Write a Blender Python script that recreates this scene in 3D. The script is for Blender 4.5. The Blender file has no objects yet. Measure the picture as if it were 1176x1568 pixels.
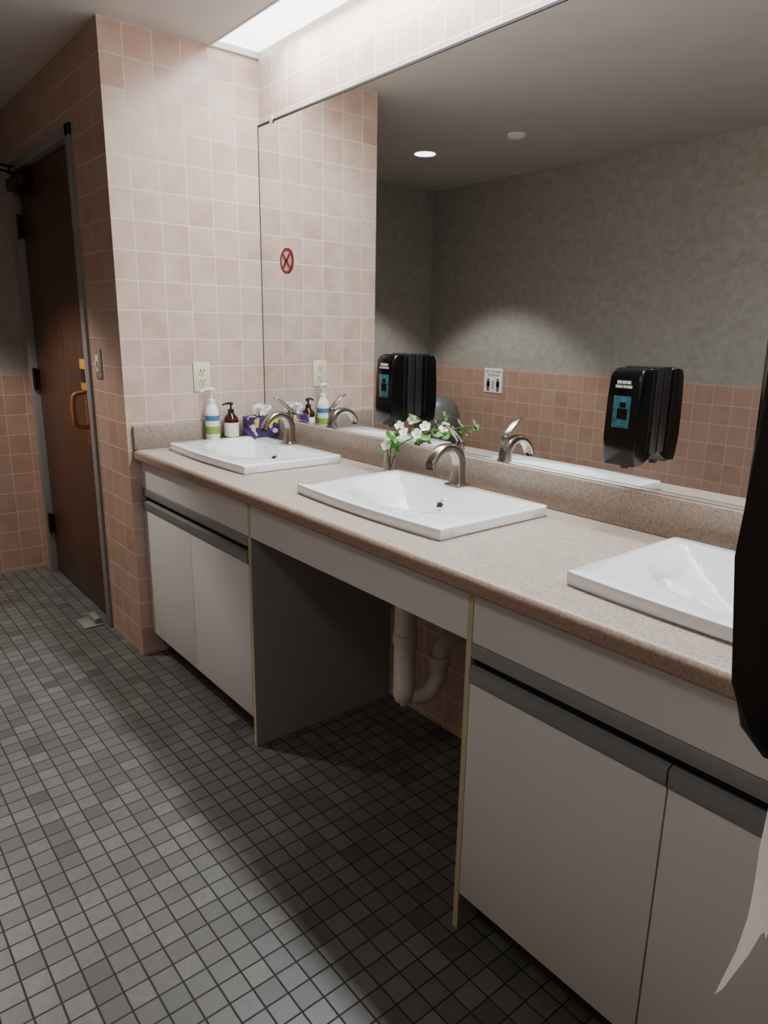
import bpy, bmesh, math, random
from mathutils import Vector, Matrix
random.seed(7)
H=2.3185; D=0.605; L=-1.443; RW=-2.294; XR=2.60
COL=bpy.context.scene.collection
# ------------------------------------------------------------ materials
def newmat(name):
    m=bpy.data.materials.new(name); m.use_nodes=True
    return m,m.node_tree,m.node_tree.nodes['Principled BSDF']
def N(nt,t,**k):
    n=nt.nodes.new(t)
    for a,b in k.items(): setattr(n,a,b)
    return n
def srgb(r,g,b):
    f=lambda c:(c/255/12.92) if c/255<=.04045 else ((c/255+.055)/1.055)**2.4
    return (f(r),f(g),f(b),1)
def simple(name,col,rough=.5,metal=0,noise=None,bump=None,spec=.5,coat=0,trans=0,ior=1.45,aniso=None):
    m,nt,b=newmat(name)
    b.inputs['Roughness'].default_value=rough; b.inputs['Metallic'].default_value=metal
    b.inputs['Specular IOR Level'].default_value=spec; b.inputs['Coat Weight'].default_value=coat
    b.inputs['Transmission Weight'].default_value=trans; b.inputs['IOR'].default_value=ior
    tc=N(nt,'ShaderNodeTexCoord')
    sc,amt=noise if noise else (40,.04)
    nz=N(nt,'ShaderNodeTexNoise'); nz.inputs['Scale'].default_value=sc; nz.inputs['Detail'].default_value=5
    nt.links.new(tc.outputs['Object'],nz.inputs['Vector'])
    cr=N(nt,'ShaderNodeValToRGB'); cr.color_ramp.elements[0].position=.3; cr.color_ramp.elements[1].position=.7
    cr.color_ramp.elements[0].color=tuple(c*(1-amt) for c in col[:3])+(1,)
    cr.color_ramp.elements[1].color=tuple(min(1,c*(1+amt)) for c in col[:3])+(1,)
    nt.links.new(nz.outputs['Fac'],cr.inputs['Fac']); nt.links.new(cr.outputs['Color'],b.inputs['Base Color'])
    if bump:
        bs,bd=bump
        n2=N(nt,'ShaderNodeTexNoise'); n2.inputs['Scale'].default_value=bs; n2.inputs['Detail'].default_value=4
        nt.links.new(tc.outputs['Object'],n2.inputs['Vector'])
        bp=N(nt,'ShaderNodeBump'); bp.inputs['Distance'].default_value=bd; bp.inputs['Strength'].default_value=.5
        nt.links.new(n2.outputs['Fac'],bp.inputs['Height']); nt.links.new(bp.outputs['Normal'],b.inputs['Normal'])
    return m
def tilemat(name,pitch,grout_w,cols,grout,rough,mott_scale,mott,mott_col,bumpd=.0015,grout_rough=.8,spec=.5):
    m,nt,b=newmat(name)
    uv=N(nt,'ShaderNodeUVMap'); uv.uv_map='UVMap'
    br=N(nt,'ShaderNodeTexBrick'); br.offset=0; br.squash=1
    br.inputs['Scale'].default_value=1; br.inputs['Brick Width'].default_value=pitch; br.inputs['Row Height'].default_value=pitch
    br.inputs['Mortar Size'].default_value=grout_w; br.inputs['Mortar Smooth'].default_value=.25
    nt.links.new(uv.outputs['UV'],br.inputs['Vector'])
    sc=N(nt,'ShaderNodeVectorMath',operation='SCALE'); sc.inputs['Scale'].default_value=1/pitch
    nt.links.new(uv.outputs['UV'],sc.inputs[0])
    fl=N(nt,'ShaderNodeVectorMath',operation='FLOOR'); nt.links.new(sc.outputs[0],fl.inputs[0])
    wn=N(nt,'ShaderNodeTexWhiteNoise',noise_dimensions='3D'); nt.links.new(fl.outputs[0],wn.inputs['Vector'])
    cr=N(nt,'ShaderNodeValToRGB')
    e=cr.color_ramp.elements; e[0].color=cols[0][1]; e[0].position=cols[0][0]; e[1].color=cols[-1][1]; e[1].position=cols[-1][0]
    for p,c in cols[1:-1]:
        q=e.new(p); q.color=c
    nt.links.new(wn.outputs['Value'],cr.inputs['Fac'])
    # mottling, shifted per tile
    ad=N(nt,'ShaderNodeVectorMath',operation='MULTIPLY_ADD'); ad.inputs[1].default_value=(7,7,7)
    nt.links.new(wn.outputs['Color'],ad.inputs[0]); nt.links.new(uv.outputs['UV'],ad.inputs[2])
    nz=N(nt,'ShaderNodeTexNoise'); nz.inputs['Scale'].default_value=mott_scale; nz.inputs['Detail'].default_value=4
    nt.links.new(ad.outputs[0],nz.inputs['Vector'])
    mr=N(nt,'ShaderNodeMapRange'); mr.inputs['From Min'].default_value=.35; mr.inputs['From Max'].default_value=.7; mr.inputs['To Max'].default_value=mott
    nt.links.new(nz.outputs['Fac'],mr.inputs['Value'])
    m1=N(nt,'ShaderNodeMix',data_type='RGBA'); m1.inputs['B'].default_value=mott_col
    nt.links.new(mr.outputs[0],m1.inputs['Factor']); nt.links.new(cr.outputs['Color'],m1.inputs['A'])
    m2=N(nt,'ShaderNodeMix',data_type='RGBA'); m2.inputs['B'].default_value=grout
    nt.links.new(br.outputs['Fac'],m2.inputs['Factor']); nt.links.new(m1.outputs['Result'],m2.inputs['A'])
    nt.links.new(m2.outputs['Result'],b.inputs['Base Color'])
    r=N(nt,'ShaderNodeMapRange'); r.inputs['To Min'].default_value=rough; r.inputs['To Max'].default_value=grout_rough
    nt.links.new(br.outputs['Fac'],r.inputs['Value']); nt.links.new(r.outputs[0],b.inputs['Roughness'])
    b.inputs['Specular IOR Level'].default_value=spec
    iv=N(nt,'ShaderNodeMath',operation='SUBTRACT'); iv.inputs[0].default_value=1; nt.links.new(br.outputs['Fac'],iv.inputs[1])
    mm=N(nt,'ShaderNodeMath',operation='MULTIPLY_ADD'); mm.inputs[1].default_value=.25
    nt.links.new(nz.outputs['Fac'],mm.inputs[0]); nt.links.new(iv.outputs[0],mm.inputs[2])
    bp=N(nt,'ShaderNodeBump'); bp.inputs['Distance'].default_value=bumpd; bp.inputs['Strength'].default_value=.6
    nt.links.new(mm.outputs[0],bp.inputs['Height']); nt.links.new(bp.outputs['Normal'],b.inputs['Normal'])
    return m
P=.1045
M={}
M['tile']=tilemat('pink_ceramic_tile_lit',P,.0019,[(0,srgb(190,159,145)),(.5,srgb(194,164,151)),(1,srgb(198,169,157))],srgb(228,218,208),.22,10,.8,srgb(211,192,177))  # wall tile as lit by the strip, brightness put into the colour
M['tile_shaded']=tilemat('pink_ceramic_tile_shaded',P,.0019,[(0,srgb(162,128,112)),(.5,srgb(167,133,117)),(1,srgb(173,140,125))],srgb(198,182,168),.3,10,.65,srgb(178,152,136))  # same wall tile in dim light, shade painted into tile and grout
M['floor']=tilemat('grey_mosaic_tile',.0525,.0022,[(0,srgb(78,77,75)),(.08,srgb(93,92,90)),(.6,srgb(103,102,100)),(1,srgb(116,115,112))],srgb(45,43,40),.38,60,.5,srgb(89,88,86),.0012,.9)
def wallpaper():
    m,nt,b=newmat('grey_wallpaper')
    tc=N(nt,'ShaderNodeTexCoord'); nz=N(nt,'ShaderNodeTexNoise'); nz.inputs['Scale'].default_value=20; nz.inputs['Detail'].default_value=9; nz.inputs['Roughness'].default_value=.65; nz.inputs['Distortion'].default_value=.6
    nt.links.new(tc.outputs['Object'],nz.inputs['Vector'])
    cr=N(nt,'ShaderNodeValToRGB'); e=cr.color_ramp.elements; e[0].position=.3; e[0].color=srgb(144,141,134); e[1].position=.72; e[1].color=srgb(168,165,158)
    nt.links.new(nz.outputs['Fac'],cr.inputs[0]); nt.links.new(cr.outputs[0],b.inputs['Base Color']); b.inputs['Roughness'].default_value=.75
    return m
M['wallpaper']=wallpaper()
M['ceil']=simple('ceiling_paint',srgb(204,200,194),.8,noise=(6,.02),bump=(120,.001))
def laminate(name,a,bc,rough):
    m,nt,b=newmat(name)
    tc=N(nt,'ShaderNodeTexCoord'); n1=N(nt,'ShaderNodeTexNoise'); n1.inputs['Scale'].default_value=170; n1.inputs['Detail'].default_value=6; n1.inputs['Roughness'].default_value=.75
    nt.links.new(tc.outputs['Object'],n1.inputs['Vector'])
    cr=N(nt,'ShaderNodeValToRGB'); e=cr.color_ramp.elements; e[0].position=.36; e[0].color=a; e[1].position=.6; e[1].color=bc
    nt.links.new(n1.outputs['Fac'],cr.inputs[0])
    n2=N(nt,'ShaderNodeTexNoise'); n2.inputs['Scale'].default_value=22; n2.inputs['Detail'].default_value=5; nt.links.new(tc.outputs['Object'],n2.inputs['Vector'])
    mx=N(nt,'ShaderNodeMix',data_type='RGBA',blend_type='MULTIPLY'); mx.inputs['Factor'].default_value=.25
    nt.links.new(cr.outputs[0],mx.inputs['A']); nt.links.new(n2.outputs['Fac'],mx.inputs['B'])
    nt.links.new(mx.outputs['Result'],b.inputs['Base Color']); b.inputs['Roughness'].default_value=rough
    return m
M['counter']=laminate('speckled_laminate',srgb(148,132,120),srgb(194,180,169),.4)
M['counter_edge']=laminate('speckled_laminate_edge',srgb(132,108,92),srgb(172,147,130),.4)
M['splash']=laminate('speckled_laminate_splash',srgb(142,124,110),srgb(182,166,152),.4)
M['cab']=simple('white_laminate',srgb(208,206,204),.45,noise=(3,.02))
M['cab_in']=simple('grey_laminate',srgb(158,155,152),.5,noise=(3,.03))
M['edge']=simple('yellowed_edge_banding',srgb(188,178,142),.5)
M['alu']=simple('grey_pull_profile',srgb(142,144,145),.4,metal=.35)
M['dark']=simple('dark_recess',srgb(26,25,25),.7)
M['toe']=simple('toe_kick_vinyl',srgb(60,52,47),.6)
M['porc']=simple('white_porcelain',srgb(238,240,242),.07,noise=(2,.005),coat=.6)
M['nickel']=simple('brushed_nickel',srgb(154,146,137),.27,metal=1,noise=(60,.05))
M['chrome']=simple('chrome',srgb(215,215,215),.1,metal=1)
M['blackp']=simple('black_gloss_plastic',srgb(9,9,10),.16,noise=(10,.05))
M['blackm']=simple('black_matte_plastic',srgb(18,18,20),.4)
M['bluewin']=simple('blue_soap_window',srgb(48,104,120),.12,noise=(50,.45),coat=.5)
M['whiteink']=simple('white_ink',srgb(235,235,235),.5)
M['whitepl']=simple('white_plastic',srgb(232,232,228),.3)
M['ivory']=simple('ivory_plastic',srgb(218,210,182),.4)
M['pvc']=simple('white_pvc_cover',srgb(225,218,210),.5)
M['paper']=simple('white_paper',srgb(246,243,238),.85,bump=(150,.0006))
# thin towel paper lets light through
m=simple('towel_paper',srgb(240,236,230),.85,bump=(150,.0006)); nt=m.node_tree; out=nt.nodes['Material Output']; b=nt.nodes['Principled BSDF']
tl=N(nt,'ShaderNodeBsdfTranslucent'); tl.inputs['Color'].default_value=srgb(240,234,226); mx=N(nt,'ShaderNodeMixShader'); mx.inputs[0].default_value=.48
nt.links.new(b.outputs[0],mx.inputs[1]); nt.links.new(tl.outputs[0],mx.inputs[2]); nt.links.new(mx.outputs[0],out.inputs['Surface']); M['towel']=m
M['red']=simple('red_sticker_ink',srgb(140,24,34),.5)
M['stick']=simple('sticker_backing',srgb(205,190,182),.5)
M['grey_metal']=simple('painted_steel_frame',srgb(130,127,125),.45)
M['steel']=simple('stainless_steel',srgb(150,147,141),.45,metal=.3)
M['brass']=simple('brass_plate',srgb(150,92,58),.35,metal=.4)
M['brassy']=simple('yellow_brass_indicator',srgb(216,164,50),.35)
M['woodh']=simple('wooden_pull',srgb(150,98,62),.4)
M['bronze']=simple('dark_bronze_metal',srgb(60,50,44),.4,metal=.8)
M['green']=simple('leaf_green',srgb(84,150,52),.5,noise=(60,.3))
M['stem']=simple('stem_green_brown',srgb(96,110,60),.6)
M['petal']=simple('white_petal',srgb(250,246,238),.6)
M['yellow']=simple('stamen_yellow',srgb(225,200,60),.6)
M['amber']=simple('amber_plastic',srgb(58,24,12),.12,noise=(8,.1))
M['label']=simple('cream_label',srgb(225,220,205),.6,noise=(200,.15))
M['greenlab']=simple('green_label',srgb(120,160,60),.5,noise=(80,.3))
M['bluelab']=simple('blue_label',srgb(60,110,150),.5,noise=(80,.3))
M['can']=simple('grey_plastic_can',srgb(96,97,98),.4)
M['shadowgap']=simple('black_gap',srgb(10,10,10),.8)
# wood door
m,nt,b=newmat('dark_walnut_door'); tc=N(nt,'ShaderNodeTexCoord'); mp=N(nt,'ShaderNodeMapping'); mp.inputs['Scale'].default_value=(18,18,1.2)
nz=N(nt,'ShaderNodeTexNoise'); nz.inputs['Scale'].default_value=3; nz.inputs['Detail'].default_value=8; nz.inputs['Distortion'].default_value=.4
nt.links.new(tc.outputs['Object'],mp.inputs[0]); nt.links.new(mp.outputs[0],nz.inputs['Vector'])
cr=N(nt,'ShaderNodeValToRGB'); e=cr.color_ramp.elements; e[0].position=.3; e[0].color=srgb(64,38,27); e[1].position=.7; e[1].color=srgb(96,60,42)
nt.links.new(nz.outputs['Fac'],cr.inputs[0]); nt.links.new(cr.outputs[0],b.inputs['Base Color']); b.inputs['Roughness'].default_value=.35
M['door']=m
# mirror
m,nt,b=newmat('mirror_silver'); b.inputs['Metallic'].default_value=1; b.inputs['Roughness'].default_value=0.0; b.inputs['Base Color'].default_value=(.84,.86,.85,1); M['mirror']=m
# glass
M['glass']=simple('clear_glass',(1,1,1,1),.02,trans=1,noise=(2,0))
# tissue box
m,nt,b=newmat('tissue_box_print'); tc=N(nt,'ShaderNodeTexCoord'); vo=N(nt,'ShaderNodeTexVoronoi'); vo.inputs['Scale'].default_value=38
nt.links.new(tc.outputs['Object'],vo.inputs['Vector']); sp=N(nt,'ShaderNodeSeparateColor'); nt.links.new(vo.outputs['Color'],sp.inputs[0])
cr=N(nt,'ShaderNodeValToRGB'); cr.color_ramp.interpolation='CONSTANT'; e=cr.color_ramp.elements; e[0].color=srgb(62,34,98); e[1].position=.4; e[1].color=srgb(110,60,140)
for p_,c_ in [(.6,srgb(215,205,225)),(.75,srgb(210,200,70)),(.85,srgb(40,25,70))]:
    q=e.new(p_); q.color=c_
nt.links.new(sp.outputs[0],cr.inputs[0]); nt.links.new(cr.outputs[0],b.inputs['Base Color']); b.inputs['Roughness'].default_value=.5; M['tissuebox']=m
def emis(name,col,s):
    m,nt,b=newmat(name); b.inputs['Base Color'].default_value=col; b.inputs['Emission Color'].default_value=col; b.inputs['Emission Strength'].default_value=s; return m
M['panel']=emis('fluorescent_diffuser',(.90,.96,.97,1),2.8)
M['fill_panel']=emis('added_fill_diffuser',(1,.985,.955,1),4.2)  # glow of the added fill light
M['lens']=emis('downlight_lens',(.85,.93,1,1),3.5)
# ------------------------------------------------------------ geometry helpers
def group(name,loc=(0,0,0),rotz=0):
    o=bpy.data.objects.new(name,None); o.location=loc; o.rotation_euler=(0,0,rotz); o.empty_display_size=.05; COL.objects.link(o); return o
def finish(name,bm,mats,parent=None,smooth=True,loc=(0,0,0),angle=35):
    bmesh.ops.recalc_face_normals(bm,faces=bm.faces)
    me=bpy.data.meshes.new(name)
    uvl=bm.loops.layers.uv.get('UVMap') or bm.loops.layers.uv.new('UVMap')
    for f in bm.faces:
        n=f.normal; a=max(range(3),key=lambda i:abs(n[i]))
        for lp in f.loops:
            c=lp.vert.co+Vector(loc)
            if a==0: u=(c.y+P*100,c.z-H+P*100)
            elif a==1: u=(c.x+P*100,c.z-H+P*100)
            else: u=(c.x+5.25,c.y+5.25)
            lp[uvl].uv=u
    bm.to_mesh(me); bm.free()
    if not isinstance(mats,(list,tuple)): mats=[mats]
    for mt in mats: me.materials.append(M[mt] if isinstance(mt,str) else mt)
    if smooth:
        for p in me.polygons: p.use_smooth=True
        me.set_sharp_from_angle(angle=math.radians(angle))
    o=bpy.data.objects.new(name,me); o.location=loc; COL.objects.link(o)
    if parent: o.parent=parent
    return o
def addbox(bm,lo,hi,bev=0,seg=2,mi=0):
    r=bmesh.ops.create_cube(bm,size=1); vs=r['verts']
    for v in vs:
        v.co=Vector([(lo[i]+hi[i])/2+v.co[i]*(hi[i]-lo[i]) for i in range(3)])
    fs=set(f for v in vs for f in v.link_faces)
    for f in fs: f.material_index=mi
    if bev:
        es=list(set(e for v in vs for e in v.link_edges))
        bmesh.ops.bevel(bm,geom=es,offset=bev,segments=seg,affect='EDGES',profile=.5)
def box(name,lo,hi,mat,parent=None,bev=0,seg=2):
    bm=bmesh.new(); addbox(bm,lo,hi,bev,seg); return finish(name,bm,mat,parent,smooth=bool(bev))
def boxes(name,lst,mat,parent=None,bev=0):
    bm=bmesh.new()
    for b_ in lst: addbox(bm,b_[0],b_[1],bev,2,b_[2] if len(b_)>2 else 0)
    return finish(name,bm,mat,parent,smooth=bool(bev))
def lathe(name,prof,mat,parent=None,loc=(0,0,0),n=40,sx=1,sy=1,axis='z'):
    bm=bmesh.new(); rings=[]
    for r,z in prof:
        ring=[]
        for i in range(n):
            a=2*math.pi*i/n; p=(r*sx*math.cos(a),r*sy*math.sin(a),z)
            if axis=='y': p=(p[0],-p[2],p[1])
            if axis=='x': p=(p[2],p[0],p[1])
            ring.append(bm.verts.new(p))
        rings.append(ring)
    for k in range(len(rings)-1):
        for i in range(n):
            bm.faces.new((rings[k][i],rings[k][(i+1)%n],rings[k+1][(i+1)%n],rings[k+1][i]))
    bm.faces.new(rings[0][::-1]); bm.faces.new(rings[-1])
    return finish(name,bm,mat,parent,loc=loc)
def catmull(pts,k=6):
    out=[]; n=len(pts)
    for i in range(n-1):
        p0=pts[max(i-1,0)];p1=pts[i];p2=pts[i+1];p3=pts[min(i+2,n-1)]
        for j in range(k):
            t=j/k
            out.append(tuple(.5*((2*b_)+(-a+c)*t+(2*a-5*b_+4*c-d)*t*t+(-a+3*b_-3*c+d)*t**3) for a,b_,c,d in zip(p0,p1,p2,p3)))
    out.append(tuple(pts[-1])); return out
def tube(name,pts,mat,parent=None,n=14,k=5,expo=2.0,into=None):
    """pts: (x,y,z,w,h) - superelliptic section, w along the horizontal side, h in the bend plane"""
    ps=catmull(pts,k) if k>1 else pts
    bm=into or bmesh.new(); rings=[]
    side0=None
    for i,p in enumerate(ps):
        a=Vector(ps[max(i-1,0)][:3]); c=Vector(ps[min(i+1,len(ps)-1)][:3]); t=(c-a).normalized()
        if side0 is None:
            s=Vector((1,0,0)); 
            if abs(t.dot(s))>.8: s=Vector((0,1,0))
        else: s=side0
        s=(s-t*s.dot(t)).normalized(); side0=s; u=t.cross(s)
        ring=[]
        for j in range(n):
            an=2*math.pi*j/n; ca,sa=math.cos(an),math.sin(an)
            x=math.copysign(abs(ca)**(2/expo),ca)*p[3]; y=math.copysign(abs(sa)**(2/expo),sa)*p[4]
            ring.append(bm.verts.new(Vector(p[:3])+s*x+u*y))
        rings.append(ring)
    for q in range(len(rings)-1):
        for j in range(n): bm.faces.new((rings[q][j],rings[q][(j+1)%n],rings[q+1][(j+1)%n],rings[q+1][j]))
    bm.faces.new(rings[0][::-1]); bm.faces.new(rings[-1])
    if into is None: return finish(name,bm,mat,parent,angle=50)
def text(name,body,size,mat,parent,loc,rot,align='CENTER'):
    cu=bpy.data.curves.new(name,'FONT'); cu.body=body; cu.size=size; cu.extrude=.0004; cu.align_x=align
    cu.materials.append(M[mat]); o=bpy.data.objects.new(name,cu); o.location=loc; o.rotation_euler=rot; COL.objects.link(o); o.parent=parent; return o
# ------------------------------------------------------------ room
box('floor',(L-.12,RW-.12,-.08),(4.42,.12,0),'floor')
boxes('ceiling',[((L-.12,RW-.12,H),(4.42,-.205,H+.12)),((L-.12,-.205,H),(0.012,.12,H+.12)),((XR-.01,-.205,H),(4.42,.12,H+.12))],'ceil')
box('wall_back',(0,0,0),(XR,.12,H+.1),'tile')
DX0,DX1=-1.30,-.41   # door leaf
bm=bmesh.new()
addbox(bm,(DX1+.05,-D,0),(0,.12,H)); addbox(bm,(DX0-.045,-D,2.065),(DX1+.05,.12,H)); addbox(bm,(L,-D,0),(DX0-.045,.12,H))
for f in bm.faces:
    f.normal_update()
    if f.normal.x<.9: f.material_index=1  # faces turned from the counter take the shaded tile copy
finish('wall_left',bm,['tile','tile_shaded'],smooth=False)
w=box('wall_far',(L-.12,RW-.12,0),(L,.12,H),'wallpaper'); box('wainscot_far',(L,RW,0),(L+.009,-D,1.07),'tile_shaded',w)
w=box('wall_front',(L,RW-.12,0),(4.42,RW,H),'wallpaper'); box('wainscot_front',(L,RW,0),(4.3,RW+.009,1.07),'tile_shaded',w,)
box('wall_right',(XR,-.95,0),(4.42,.12,H),'tile')
box('wall_end',(4.3,RW,0),(4.42,-.95,H),'wallpaper')
# door
g=group('door_1',((DX0+DX1)/2,-D,0)); cx=(DX0+DX1)/2; hw=(DX1-DX0)/2
box('leaf',(-hw+.003,.02,.008),(hw-.003,.06,2.018),'door',g,.002)
boxes('frame',[((hw,-.012,0),(hw+.05,.09,2.065)),((-hw-.045,-.012,0),(-hw,.09,2.065)),((-hw-.045,-.012,2.02),(hw+.05,.09,2.065))],'grey_metal',g,.003)
for z in (.28,1.05,1.78):
    tube('hinge',[(-hw+.006,.0,z-.055,.009,.009),(-hw+.006,.0,z+.055,.009,.009)],'bronze',g,k=1)
    box('hinge_leaf',(-hw+.003,.012,z-.05),(-hw+.035,.022,z+.05),'bronze',g)
box('pull_plate',(hw-.115,.010,.81),(hw-.03,.021,1.05),'brass',g,.002)
box('lock_indicator',(hw-.12,.002,1.05),(hw-.03,.021,1.18),'brassy',g,.004)
box('lock_symbol',(hw-.105,-.001,1.085),(hw-.05,.003,1.14),'blackm',g)
tube('pull_handle',[(hw-.09,.015,.89,.009,.009),(hw-.09,-.03,.895,.009,.009),(hw-.09,-.045,.92,.010,.010),(hw-.09,-.045,1.01,.010,.010),(hw-.09,-.03,1.035,.009,.009),(hw-.09,.015,1.04,.009,.009)],'woodh',g)
box('closer_body',(-hw+.03,-.045,1.93),(-hw+.27,.02,1.985),'bronze',g,.008)
tube('closer_arm',[(-hw+.09,-.02,1.99,.012,.006),(-hw+.09,-.02,2.005,.012,.006),(-hw+.17,-.16,2.01,.012,.005),(-hw+.21,-.20,2.012,.012,.005)],'bronze',g,k=1)
tube('closer_forearm',[(-hw+.21,-.20,2.022,.012,.005),(-hw+.05,-.01,2.04,.012,.005)],'bronze',g,k=1)
g=group('door_stop',(-.47,-D-.06,0))
box('plate',(-.06,-.05,0),(.06,.035,.008),'steel',g,.002); box('bumper',(-.045,.0,.008),(.045,.03,.035),'steel',g,.006)
# switch + outlet
def plate(name,loc,face,kind):
    g=group(name,loc,0 if face=='y' else math.pi/2)
    box('cover',(-.036,-.006,-.058),(.036,-.0005,.058),'ivory' if kind=='outlet' else 'steel',g,.003)
    if kind=='outlet':
        for dz in (-.02,.02):
            lathe('socket',[(.0155,0),(.0165,.002),(.0155,.0035)],'ivory',g,loc=(0,-.005,dz),axis='y',n=24)
            boxes('slots',[((-.0075,-.0098,dz-.001),(-.0055,-.0083,dz+.009)),((.0055,-.0098,dz-.001),(.0075,-.0083,dz+.009)),((-.002,-.0098,dz-.010),(.002,-.0083,dz-.006))],'shadowgap',g)
    else:
        box('rocker_surround',(-.017,-.009,-.033),(.017,-.005,.033),'ivory',g,.001); box('rocker',(-.007,-.016,-.012),(.007,-.008,.012),'ivory',g,.002)
plate('wall_outlet',(0,-.29,1.128),'x','outlet'); plate('light_switch',(-.257,-D,1.173),'y','switch')
# ------------------------------------------------------------ lights
g=group('ceiling_light_panel',(1.3,-.1,H))
box('diffuser',(-1.285,-.10,.022),(1.285,.098,.028),'panel',g)
boxes('housing',[((-1.29,-.105,.028),(1.29,.1,.09)),((-1.29,-.105,-.002),(1.29,-.098,.028))],'whitepl',g)
l=bpy.data.lights.new('fluorescent_tubes','AREA'); l.shape='RECTANGLE'; l.size=2.2; l.size_y=.14; l.energy=19.5; l.spread=math.radians(150); l.color=(.94,.98,1)
o=bpy.data.objects.new('tubes',l); o.location=(0,-.01,.018); COL.objects.link(o); o.parent=g
# fill light added out of view, brightens the room, ceiling and cabinet fronts
g=group('added_fill_light',(1.85,-1.86,H))
box('diffuser',(-.33,-.15,-.085),(.33,.15,-.012),'fill_panel',g,.02)
boxes('housing',[((-.35,-.155,-.012),(.35,.155,-.0005)),((-.345,-.152,-.088),(-.33,.152,-.01)),((.33,-.152,-.088),(.345,.152,-.01))],'whitepl',g)
def downlight(x,y,power,size,blend=.12):
    g=group('recessed_downlight',(x,y,H))
    lathe('trim_ring',[(.062,-.002),(.078,-.004),(.08,-.001),(.062,.0)],'whitepl',g)
    lathe('lens',[(.0,-.0035),(.061,-.003),(.061,-.0005)],'lens',g)
    l=bpy.data.lights.new('downlight_lamp','SPOT'); l.energy=power; l.spot_size=math.radians(size); l.spot_blend=blend; l.shadow_soft_size=.05; l.color=(1,.95,.87)
    o=bpy.data.objects.new('lamp',l); o.location=(0,0,-.02); COL.objects.link(o); o.parent=g
downlight(-.647,-1.476,60,93,.3)
g=group('smoke_detector',(-.013,-1.538,H)); lathe('body',[(.05,-.001),(.05,-.012),(.035,-.022),(.012,-.026),(.0,-.026)],'whitepl',g)
# ------------------------------------------------------------ mirror
ZT=2.083; ZB=.962
g=group('wall_mirror',(XR/2,0,(ZT+ZB)/2))
hx=XR/2-.004; hz=(ZT-ZB)/2
box('glass_sheet',(-hx,-.006,-hz),(hx,-.001,hz),'mirror',g)
boxes('edge_channel',[((-hx,-.0085,hz-.002),(hx,-.0005,hz+.005)),((-hx-.003,-.007,-hz),(-hx,-.0005,hz))],'dark',g)
box('bottom_channel',(-hx,-.009,-hz-.004),(hx,-.0005,-hz+.003),'chrome',g)
box('mirror_clip',(-1.3+.10,-.012,hz-.008),(-1.3+.12,-.001,hz+.016),'chrome',g,.002)
# ------------------------------------------------------------ countertop
CZ=.86; CY=-.588; sinks=[.375,1.288,2.232]; SY=-.277
bm=bmesh.new(); xs=[0.0]
for s in sinks: xs+= [s-.28,s+.28]
xs.append(XR)
for i in range(0,len(xs),2): addbox(bm,(xs[i],-.52,.822),(xs[i+1],-.001,CZ))
for s in sinks:
    addbox(bm,(s-.28,-.52,.822),(s+.28,SY-.18,CZ)); addbox(bm,(s-.28,SY+.175,.822),(s+.28,-.001,CZ))
top=group('vanity_countertop',(0,0,0))
finish('top_surface',bm,'counter',top,smooth=False)
# rolled front nose
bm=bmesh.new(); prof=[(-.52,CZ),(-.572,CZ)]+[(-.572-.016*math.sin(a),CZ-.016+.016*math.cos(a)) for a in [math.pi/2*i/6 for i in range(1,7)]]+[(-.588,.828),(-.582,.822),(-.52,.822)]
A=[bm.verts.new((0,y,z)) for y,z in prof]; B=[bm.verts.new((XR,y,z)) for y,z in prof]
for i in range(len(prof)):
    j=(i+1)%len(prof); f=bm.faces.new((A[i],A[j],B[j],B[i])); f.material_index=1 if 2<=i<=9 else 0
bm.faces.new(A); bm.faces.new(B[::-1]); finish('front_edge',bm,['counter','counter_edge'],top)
bsp=group('backsplash',(0,0,0))
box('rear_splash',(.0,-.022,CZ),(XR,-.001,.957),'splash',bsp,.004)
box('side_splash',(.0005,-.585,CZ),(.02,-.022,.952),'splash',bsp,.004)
# ------------------------------------------------------------ vanity base
WP=-.558
box('vanity_apron',(.863,WP,.71),(1.765,WP+.018,.822),'cab')
def cabinet(x0,x1,edge_side,mid):
    g=group('vanity_cabinet',(0,0,0))
    box('carcass',(x0+.002,WP+.02,.10),(x1-.002,-.003,.705),'cab_in',g)
    box('toe_kick',(x0+.002,-.495,.0),(x1-.002,-.48,.10),'toe',g)
    xs0=x0 if edge_side>0 else x0+.014; xs1=x1-.014 if edge_side>0 else x1
    px0,px1=(x1-.014,x1) if edge_side>0 else (x0,x0+.014)
    box('fixed_rail',(xs0+.001,WP,.71),(xs1-.001,WP+.018,.822),'cab',g)
    box('side_panel',(px0,WP+.002,0),(px1,-.002,.82),'cab_in',g)
    box('edge_banding',(px0,WP-.001,0),(px1,WP+.002,.82),'edge',g)
    for a,b_ in ((xs0+.002,mid-.0015),(mid+.0015,xs1-.002)):
        box('door_panel',(a,WP-.002,.10),(b_,WP+.016,.62),'cab',g,.0012)
        # angled finger-pull profile on the top edge of each door
        bm=bmesh.new(); pr=[(WP-.003,.62),(WP-.006,.628),(WP-.008,.655),(WP+.004,.660),(WP+.016,.655),(WP+.016,.62)]
        A=[bm.verts.new((a,y,z)) for y,z in pr]; B=[bm.verts.new((b_,y,z)) for y,z in pr]
        for i in range(len(pr)):
            j=(i+1)%len(pr); bm.faces.new((A[i],A[j],B[j],B[i]))
        bm.faces.new(A); bm.faces.new(B[::-1]); finish('finger_pull',bm,'alu',g)
    box('pull_recess',(xs0+.001,WP+.012,.655),(xs1-.001,WP+.018,.71),'dark',g)
    box('upper_rail_profile',(xs0+.001,WP-.004,.678),(xs1-.001,WP+.014,.709),'alu',g,.002)
cabinet(0.0,.862,1,.429)
cabinet(1.766,XR,-1,2.218)
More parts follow.
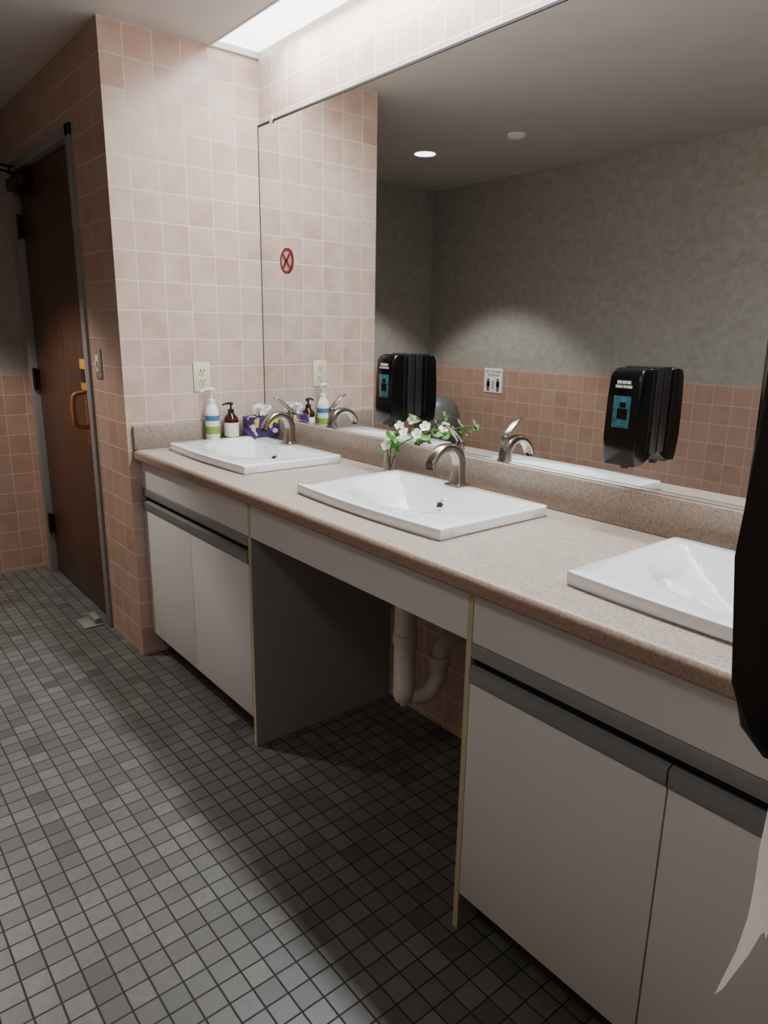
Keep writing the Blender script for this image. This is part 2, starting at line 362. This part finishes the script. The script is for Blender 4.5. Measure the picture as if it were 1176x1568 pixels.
# ------------------------------------------------------------ sinks
def sink(x):
    g=group('drop_in_sink',(x,SY,CZ))
    a,b_=.300,.195; n=240; cy=-.01
    RZ=.028; AX=.264; YC=.13; YE=.292; DP=.098
    yb=lambda X:.160-.044*max(0,1-(X/AX)**2)
    def norm(X,Y):
        v=max(0,YC-Y)/YE
        return (abs(X/AX)**2.3+v**2.3)**(1/2.3)
    def inside(X,Y): return abs(X)<AX and Y<yb(X) and norm(X,Y)<1
    def S(t):
        t=max(0,min(1,t*1.22)); return t*t*(3-2*t)*.55+.45*(1-(1-t)**1.8)
    def zin(X,Y):
        zb=-max(0,(yb(X)-Y))*1.9
        zf=-DP*S(1-norm(X,Y))
        k=.006; d=(zb-zf)   # soft maximum -> rounded valley crease
        m=max(zb,zf); e=max(0,k-abs(d))/k
        return RZ+min(0,m+e*e*k*.25)
    outer=[];inner=[]
    for i in range(n):
        t=2*math.pi*i/n; c,s=math.cos(t),math.sin(t)
        lo,hi=0,.6
        for _ in range(30):
            r=(lo+hi)/2; X,Y=r*c,cy+r*s
            Yb=-b_-.014*(1-(X/a)**2)
            ins=(abs(X)/a)**40+(abs(Y-.0)/b_)**40<1 if Y>-.1 else (abs(X)<a and Y>Yb)
            if ins: lo=r
            else: hi=r
        outer.append((lo*c,cy+lo*s))
        lo,hi=0,.4
        for _ in range(30):
            r=(lo+hi)/2
            if inside(r*c,cy+r*s): lo=r
            else: hi=r
        inner.append((lo*c,cy+lo*s))
    bm=bmesh.new(); rings=[]
    def ring(f):
        rings.append([bm.verts.new(f(i)) for i in range(n)])
    def off(p,d):  # shrink outline toward centre by distance d
        v=Vector((p[0],p[1]-cy)); l=v.length; v*= (l-d)/l; return (v.x,v.y+cy)
    ring(lambda i:(*off(outer[i],.004),0.0))
    ring(lambda i:(*outer[i],.004)); ring(lambda i:(*outer[i],RZ-.003))
    ring(lambda i:(*off(outer[i],.001),RZ-.001)); ring(lambda i:(*off(outer[i],.003),RZ))
    for q in (.4,.9):
        ring(lambda i:(outer[i][0]*(1-q)+inner[i][0]*q,outer[i][1]*(1-q)+inner[i][1]*q,RZ))
    ring(lambda i:(*inner[i],RZ))
    dc=(0,.045)
    for k in range(1,41):
        q=k/40; s=1-q*.985
        def f(i,s=s):
            X=inner[i][0]*s+dc[0]*(1-s); Y=inner[i][1]*s+dc[1]*(1-s)
            return (X,Y,zin(X,Y))
        ring(f)
    for k in range(len(rings)-1):
        for i in range(n): bm.faces.new((rings[k][i],rings[k][(i+1)%n],rings[k+1][(i+1)%n],rings[k+1][i]))
    bm.faces.new(rings[-1])
    o=finish('basin',bm,'porc',g,angle=42)
    lathe('drain',[(.0,.0),(.02,.001),(.024,.003),(.026,.001),(.026,-.004)],'chrome',g,loc=(0,.032,zin(0,.032)+.001))
    # overflow ring on back slope
    yo=yb(0)-.044/1.9
    o=lathe('overflow_ring',[(.006,.0),(.011,.003),(.0135,.002),(.0145,-.001)],'chrome',g,axis='y',loc=(0,yo-.001,RZ-.044)); o.rotation_euler=(math.radians(-28),0,0)
    o=lathe('overflow_hole',[(.0,.0012),(.0085,.001),(.0085,0)],'dark',g,axis='y',loc=(0,yo-.001,RZ-.044)); o.rotation_euler=(math.radians(-28),0,0)
    return g
def faucet(x):
    g=group('sink_faucet',(x,-.108,CZ+.028))
    box('base_plate',(-.029,-.026,0),(.029,.026,.007),'nickel',g,.003)
    tube('body_spout',[(0,0,.004,.026,.024),(0,0,.016,.0215,.0205),(0,.002,.045,.0175,.019),(0,.002,.072,.0165,.019),(0,-.010,.098,.0165,.018),(0,-.036,.114,.0165,.0135),(0,-.065,.114,.017,.011),(0,-.090,.100,.0175,.010),(0,-.106,.080,.018,.009),(0,-.111,.066,.0175,.0085)],'nickel',g,n=20,k=6,expo=3)
    tube('lever_collar',[(0,.004,.085,.0125,.0125),(0,.006,.118,.0135,.0135),(0,.004,.127,.012,.012)],'nickel',g,n=18,k=4)
    tube('lever_handle',[(0,.010,.118,.009,.007),(0,.000,.134,.0115,.0065),(0,-.018,.152,.0135,.0055),(0,-.034,.166,.0125,.0042),(0,-.052,.176,.0095,.0035),(0,-.062,.178,.0065,.0028)],'nickel',g,n=18,k=6,expo=2.6)
    tube('aerator',[(0,-.110,.068,.010,.010),(0,-.112,.059,.010,.010)],'dark',g,k=1)
for s in sinks: sink(s); faucet(s-.012)
# ------------------------------------------------------------ drain pipe under middle sink
g=group('drain_pipe',(1.25,-.27,0))
tube('tailpiece',[(0,0,.75,.033,.033),(0,0,.30,.033,.033),(0,0,.27,.034,.034),(0,0,.245,.028,.028),(0,0,.235,.012,.012),(0,0,.225,.010,.010)],'pvc',g,k=1,n=24)
tube('trap_bend',[(0,0,.30,.026,.026),(.01,.03,.255,.027,.027),(.02,.08,.25,.027,.027),(.025,.115,.29,.027,.027),(.025,.12,.35,.027,.027),(.025,.135,.395,.027,.027),(.025,.18,.41,.026,.026),(.025,.265,.41,.026,.026)],'pvc',g,n=20)
tube('collar',[(.025,.12,.335,.033,.033),(.025,.12,.365,.033,.033)],'pvc',g,k=1,n=24)
tube('collar_top',[(0,0,.43,.037,.037),(0,0,.46,.037,.037)],'pvc',g,k=1,n=24)
lathe('wall_flange',[(.05,0),(.05,.006),(.03,.012)],'pvc',g,loc=(.025,.268,.41),axis='y')
# ------------------------------------------------------------ soap dispensers
def soap(x):
    g=group('soap_dispenser',(x,-.007,1.137))
    z0,z1=-.112,.110
    bm=bmesh.new()
    prof=[(0,z1-.004),(-.06,z1),(-.082,z1-.004),(-.092,z1-.018),(-.094,.03),(-.096,-.05),(-.094,-.095),(-.086,z0),(-.05,z0),(-.035,z0+.018),(0,z0+.03)]
    A=[bm.verts.new((-.040,y,z)) for y,z in prof]; B=[bm.verts.new((.040,y,z)) for y,z in prof]
    for i in range(len(prof)):
        j=(i+1)%len(prof); bm.faces.new((A[i],A[j],B[j],B[i]))
    bm.faces.new(A[::-1]); bm.faces.new(B)
    bmesh.ops.bevel(bm,geom=[e for e in bm.edges if abs(e.verts[0].co.x-e.verts[1].co.x)<.001],offset=.005,segments=3,affect='EDGES',profile=.5)
    finish('shell',bm,'blackp',g)
    box('backplate',(-.042,-.03,z0+.025),(.042,0,z1+.003),'blackm',g,.004)
    boxes('cover_seam',[((-.0412,-.046,z0+.03),(.0412,-.043,z1-.002))],'shadowgap',g)
    box('window',(-.022,-.0968,-.030),(.021,-.0935,.048),'bluewin',g,.001)
    # dark figure print on the window: head, shoulders and lower bar
    bm=bmesh.new(); addbox(bm,(-.004,-.0978,.022),(.010,-.0962,.034)); addbox(bm,(-.010,-.0978,-.004),(.015,-.0962,.020)); addbox(bm,(-.022,-.0978,-.030),(.021,-.0962,-.024)); finish('window_print',bm,'blackp',g,smooth=False)
    boxes('logo_mark',[((-.020,-.0968,.066),(-.004,-.0938,.072)),((-.001,-.0968,.066),(.020,-.0938,.072)),((-.017,-.0963,.075),(-.008,-.0935,.082)),((-.005,-.0963,.075),(.004,-.0935,.082)),((.007,-.0963,.075),(.016,-.0935,.082))],'whiteink',g)
    lathe('nozzle',[(.010,0),(.012,.012),(.016,.03)],'blackm',g,loc=(0,-.06,z0-.008))
soap(.926); soap(1.781)
# ------------------------------------------------------------ paper towel dispenser on right wall
g=group('paper_towel_dispenser',(XR,-.75,1.125))
bm=bmesh.new()
prof=[(0,.25),(-.13,.248),(-.172,.232),(-.192,.195),(-.188,.0),(-.174,-.12),(-.165,-.165),(-.14,-.187),(0,-.187)]
A=[bm.verts.new((x,-.15,z)) for x,z in prof]; B=[bm.verts.new((x,.15,z)) for x,z in prof]
for i in range(len(prof)):
    j=(i+1)%len(prof); bm.faces.new((A[i],A[j],B[j],B[i]))
bm.faces.new(A); bm.faces.new(B[::-1])
bmesh.ops.bevel(bm,geom=[e for e in bm.edges if abs(e.verts[0].co.y-e.verts[1].co.y)<.001 and min(e.verts[0].co.x,e.verts[1].co.x)<-.01],offset=.014,segments=4,affect='EDGES',profile=.5)
finish('shell',bm,'blackp',g)
# torn hanging sheet
bm=bmesh.new(); cols=14; rows=16
bot=[-.476,-.478,-.468,-.462,-.45,-.455,-.47,-.466,-.474,-.468,-.46,-.466,-.458,-.462,-.45]
left=[(-.075,-.19),(-.085,-.25),(-.098,-.31),(-.092,-.40),(-.103,-.44),(-.139,-.478)]
def lefty(z):
    for (y0,z0),(y1,z1) in zip(left,left[1:]):
        if z1<=z<=z0: return y0+(y1-y0)*(z0-z)/(z0-z1)
    return left[0][0] if z>left[0][1] else left[-1][0]
gr=[]
for r in range(rows+1):
    row=[]
    for c in range(cols+1):
        u=c/cols; zb=bot[c]; z=-.180+(zb+.180)*r/rows
        y0=lefty(z); y=y0+(.11-y0)*u
        row.append(bm.verts.new((-.147+.004*math.sin(u*6+z*14),y,z)))
    gr.append(row)
for r in range(rows):
    for c in range(cols): bm.faces.new((gr[r][c],gr[r][c+1],gr[r+1][c+1],gr[r+1][c]))
finish('hanging_paper',bm,'towel',g)
# ------------------------------------------------------------ bottles / tissue
g=group('lotion_bottle',(.050,-.276,CZ))
lathe('bottle',[(.022,0),(.027,.004),(.0275,.05),(.0275,.12),(.026,.14),(.018,.158),(.012,.165)],'whitepl',g,sx=.95)
lathe('label',[(.0282,.035),(.0282,.125)],'label',g,sx=.95); lathe('green_band',[(.0286,.045),(.0286,.075)],'greenlab',g,sx=.95); lathe('blue_band',[(.0286,.098),(.0286,.118)],'bluelab',g,sx=.95)
lathe('collar',[(.0135,.163),(.0135,.18),(.007,.184)],'whitepl',g)
tube('pump',[(0,0,.18,.005,.005),(0,0,.215,.005,.005)],'whitepl',g,k=1)
tube('pump_nozzle',[(.008,.010,.216,.010,.007),(0,0,.221,.013,.008),(-.006,-.02,.220,.009,.006),(-.010,-.042,.211,.006,.004)],'whitepl',g)
g=group('soap_pump_bottle',(.053,-.194,CZ))
lathe('bottle',[(.024,0),(.029,.004),(.0295,.09),(.027,.105),(.014,.120),(.011,.124)],'amber',g)
lathe('label',[(.0299,.03),(.0299,.085)],'label',g)
lathe('collar',[(.0125,.122),(.0125,.137),(.006,.140)],'blackm',g)
tube('pump',[(0,0,.138,.004,.004),(0,0,.158,.004,.004)],'blackm',g,k=1)
tube('pump_nozzle',[(.004,.008,.158,.009,.005),(0,0,.162,.011,.006),(-.006,-.018,.161,.007,.004),(-.01,-.034,.155,.005,.003)],'blackm',g)
g=group('tissue_box',(.102,-.086,CZ+.0285),math.radians(8))
box('carton',(-.052,-.052,0),(.052,.052,.080),'tissuebox',g,.002)
lathe('opening',[(.028,.0805),(.028,.082)],'dark',g,sx=1,sy=.7)
bm=bmesh.new()
for k in range(5):
    a0=k*1.25+.3; pts=[]
    for r in range(6):
        row=[]
        for c in range(6):
            u=c/5-.5; v=r/5; wd=.018+.045*v*(1-.35*v)
            row.append(bm.verts.new((math.cos(a0)*u*wd*2+.006*math.sin(v*7+k)+.012*v*math.cos(k*2.1), math.sin(a0)*u*wd*2+.008*math.sin(u*9+k)+.010*v*math.sin(k*2.1), .078+.05*v*(1-.25*abs(u))+.006*math.sin(u*11+k*2)*v)))
        pts.append(row)
    for r in range(5):
        for c in range(5): bm.faces.new((pts[r][c],pts[r][c+1],pts[r+1][c+1],pts[r+1][c]))
finish('tissue',bm,'paper',g)
# ------------------------------------------------------------ flowers
g=group('flower_vase',(.915,-.062,CZ))
lathe('jar',[(.0,.002),(.020,.0),(.022,.004),(.021,.05),(.017,.062),(.018,.070),(.0165,.070),(.0155,.062),(.0193,.05),(.0195,.006),(.0,.005)],'glass',g,n=32)
bms=bmesh.new(); bml=bmesh.new(); bmp=bmesh.new(); bmy=bmesh.new()
def leaf(c,d,l,w):
    d=Vector(d).normalized(); s=d.cross(Vector((.3,-.6,.8))).normalized(); n=d.cross(s)
    vs=[]
    for t,q in [(0,.05),(.2,.7),(.45,1),(.75,.7),(1,.02)]:
        m_=Vector(c)+d*l*t+n*(.12*l*math.sin(t*3)); vs.append((bml.verts.new(m_+s*w*q+n*.15*w*q),bml.verts.new(m_),bml.verts.new(m_-s*w*q+n*.15*w*q)))
    for p_,q_ in zip(vs,vs[1:]):
        bml.faces.new((p_[0],p_[1],q_[1],q_[0])); bml.faces.new((p_[1],p_[2],q_[2],q_[1]))
def flower(c,nrm,R):
    c=Vector(c); nrm=Vector(nrm).normalized(); a=nrm.cross(Vector((0,.2,1))).normalized(); b_=nrm.cross(a)
    for k in range(5):
        t=2*math.pi*k/5+random.random()*.3; d=a*math.cos(t)+b_*math.sin(t); s=nrm.cross(d); vs=[]
        for q,wd in [(.1,.15),(.35,.36),(.65,.46),(.9,.34),(1.02,.1)]:
            m_=c+d*R*q+nrm*R*(.15+.35*q*q*(.6+.5*random.random()))
            vs.append((bmp.verts.new(m_+s*R*wd+nrm*R*.08),bmp.verts.new(m_),bmp.verts.new(m_-s*R*wd+nrm*R*.08)))
        for p_,q_ in zip(vs,vs[1:]):
            bmp.faces.new((p_[0],p_[1],q_[1],q_[0])); bmp.faces.new((p_[1],p_[2],q_[2],q_[1]))
    bmesh.ops.create_icosphere(bmy,subdivisions=1,radius=R*.2,matrix=Matrix.Translation(c+nrm*R*.2))
stems=[[(0,0,.01),(.02,-.01,.10),(.07,-.01,.15),(.12,-.005,.185)],[(0,.0,.01),(.03,.01,.09),(.12,.0,.135),(.20,-.005,.165),(.255,0,.175)],[(0,0,.01),(.01,-.02,.09),(.05,-.04,.115),(.09,-.045,.12)]]
for s in stems:
    tube('x',[(*p_,.0022,.0022) for p_ in s],None,into=bms,n=6,k=5)
    for k in range(1,len(s)):
        for q in range(3):
            p_=Vector(s[k])+Vector((random.uniform(-.02,.02),random.uniform(-.01,.01),random.uniform(-.015,.01)))
            leaf(p_,(random.uniform(-.6,1),random.uniform(-1,.3),random.uniform(-.4,.8)),random.uniform(.022,.038),random.uniform(.007,.011))
for c in [(.045,-.03,.125),(.07,-.02,.165),(.105,-.03,.15),(.022,-.03,.10),(.12,-.01,.19),(.185,-.015,.175),(.26,-.005,.18),(.155,-.02,.15)]:
    flower(c,(random.uniform(.1,.9),-1,random.uniform(.2,.9)),random.uniform(.014,.019))
finish('stems',bms,'stem',g); finish('leaves',bml,'green',g); finish('petals',bmp,'petal',g); finish('stamens',bmy,'yellow',g)
# ------------------------------------------------------------ signs
g=group('no_smoking_sticker',(.200,-.0075,1.575))
lathe('disc',[(.0,.0),(.041,.0),(.041,.0006)],'stick',g,axis='y')
bm=bmesh.new(); n=48
for i in range(n):
    a0,a1=2*math.pi*i/n,2*math.pi*(i+1)/n
    bm.faces.new([bm.verts.new((r*math.cos(a)*.98,-.001,r*math.sin(a))) for r,a in ((.037,a0),(.048,a0),(.048,a1),(.037,a1))])
bmesh.ops.remove_doubles(bm,verts=bm.verts,dist=1e-5); finish('ring',bm,'red',g,smooth=False)
for nm,an in (('bar',math.radians(45)),('cigarette',math.radians(-45))):
    bm=bmesh.new(); addbox(bm,(-.036,-.0018,-.0055),(.036,-.001,.0055)); bmesh.ops.rotate(bm,verts=bm.verts,cent=(0,0,0),matrix=Matrix.Rotation(an,3,'Y')); finish(nm,bm,'red',g,smooth=False)
g=group('restroom_sign',(-.75,RW+.009,.99),math.pi)
box('board',(-.085,-.004,-.085),(.085,-.0005,.085),'whiteink',g)
text('caption_top','PLEASE USE OTHER',.017,'blackm',g,(0,-.0045,.055),(math.pi/2,0,0)); text('caption_mid','RESTROOM',.02,'blackm',g,(0,-.0045,.03),(math.pi/2,0,0))
for x in (-.045,.045):
    bm=bmesh.new(); addbox(bm,(x-.014,-.006,-.045),(x+.014,-.0042,-.005)); addbox(bm,(x-.010,-.006,-.075),(x-.002,-.0042,-.045)); addbox(bm,(x+.002,-.006,-.075),(x+.010,-.0042,-.045)); addbox(bm,(x-.007,-.006,-.002),(x+.007,-.0042,.012),.004)
    finish('pictogram',bm,'blackm',g,smooth=False)
box('arrow',(-.003,-.006,-.06),(.003,-.0042,.0),'blackm',g)
# ------------------------------------------------------------ trash can by opposite wall
g=group('trash_can',(-1.10,-2.08,0))
lathe('bin',[(.12,0),(.125,.01),(.155,.62),(.16,.64)],'can',g)
lathe('dome_lid',[(.168,.63),(.17,.66),(.165,.72),(.145,.79),(.105,.845),(.05,.87),(.0,.875)],'can',g)
box('flap',(-.08,.10,.68),(.08,.158,.79),'dark',g,.01)
# ------------------------------------------------------------ camera
yaw,pitch,roll,f=0.8823,-0.2525,0.0172,1076.1
F=Vector((-math.sin(yaw)*math.cos(pitch),math.cos(yaw)*math.cos(pitch),math.sin(pitch)))
R0=Vector((math.cos(yaw),math.sin(yaw),0)); U0=R0.cross(F); c,s=math.cos(roll),math.sin(roll)
Rr=R0*c+U0*s; U=R0*(-s)+U0*c
cd=bpy.data.cameras.new('camera'); cd.sensor_fit='VERTICAL'; cd.sensor_height=36; cd.sensor_width=27; cd.lens=36*f/1568; cd.clip_start=.02
cam=bpy.data.objects.new('camera',cd); COL.objects.link(cam)
mw=Matrix(((Rr.x,U.x,-F.x,2.6811),(Rr.y,U.y,-F.y,-1.5366),(Rr.z,U.z,-F.z,1.3191),(0,0,0,1))); cam.matrix_world=mw
sc=bpy.context.scene; sc.camera=cam
w=bpy.data.worlds.new('world'); sc.world=w; w.use_nodes=True; w.node_tree.nodes['Background'].inputs[0].default_value=(.05,.05,.05,1)
sc.view_settings.view_transform='AgX'; sc.view_settings.exposure=.9
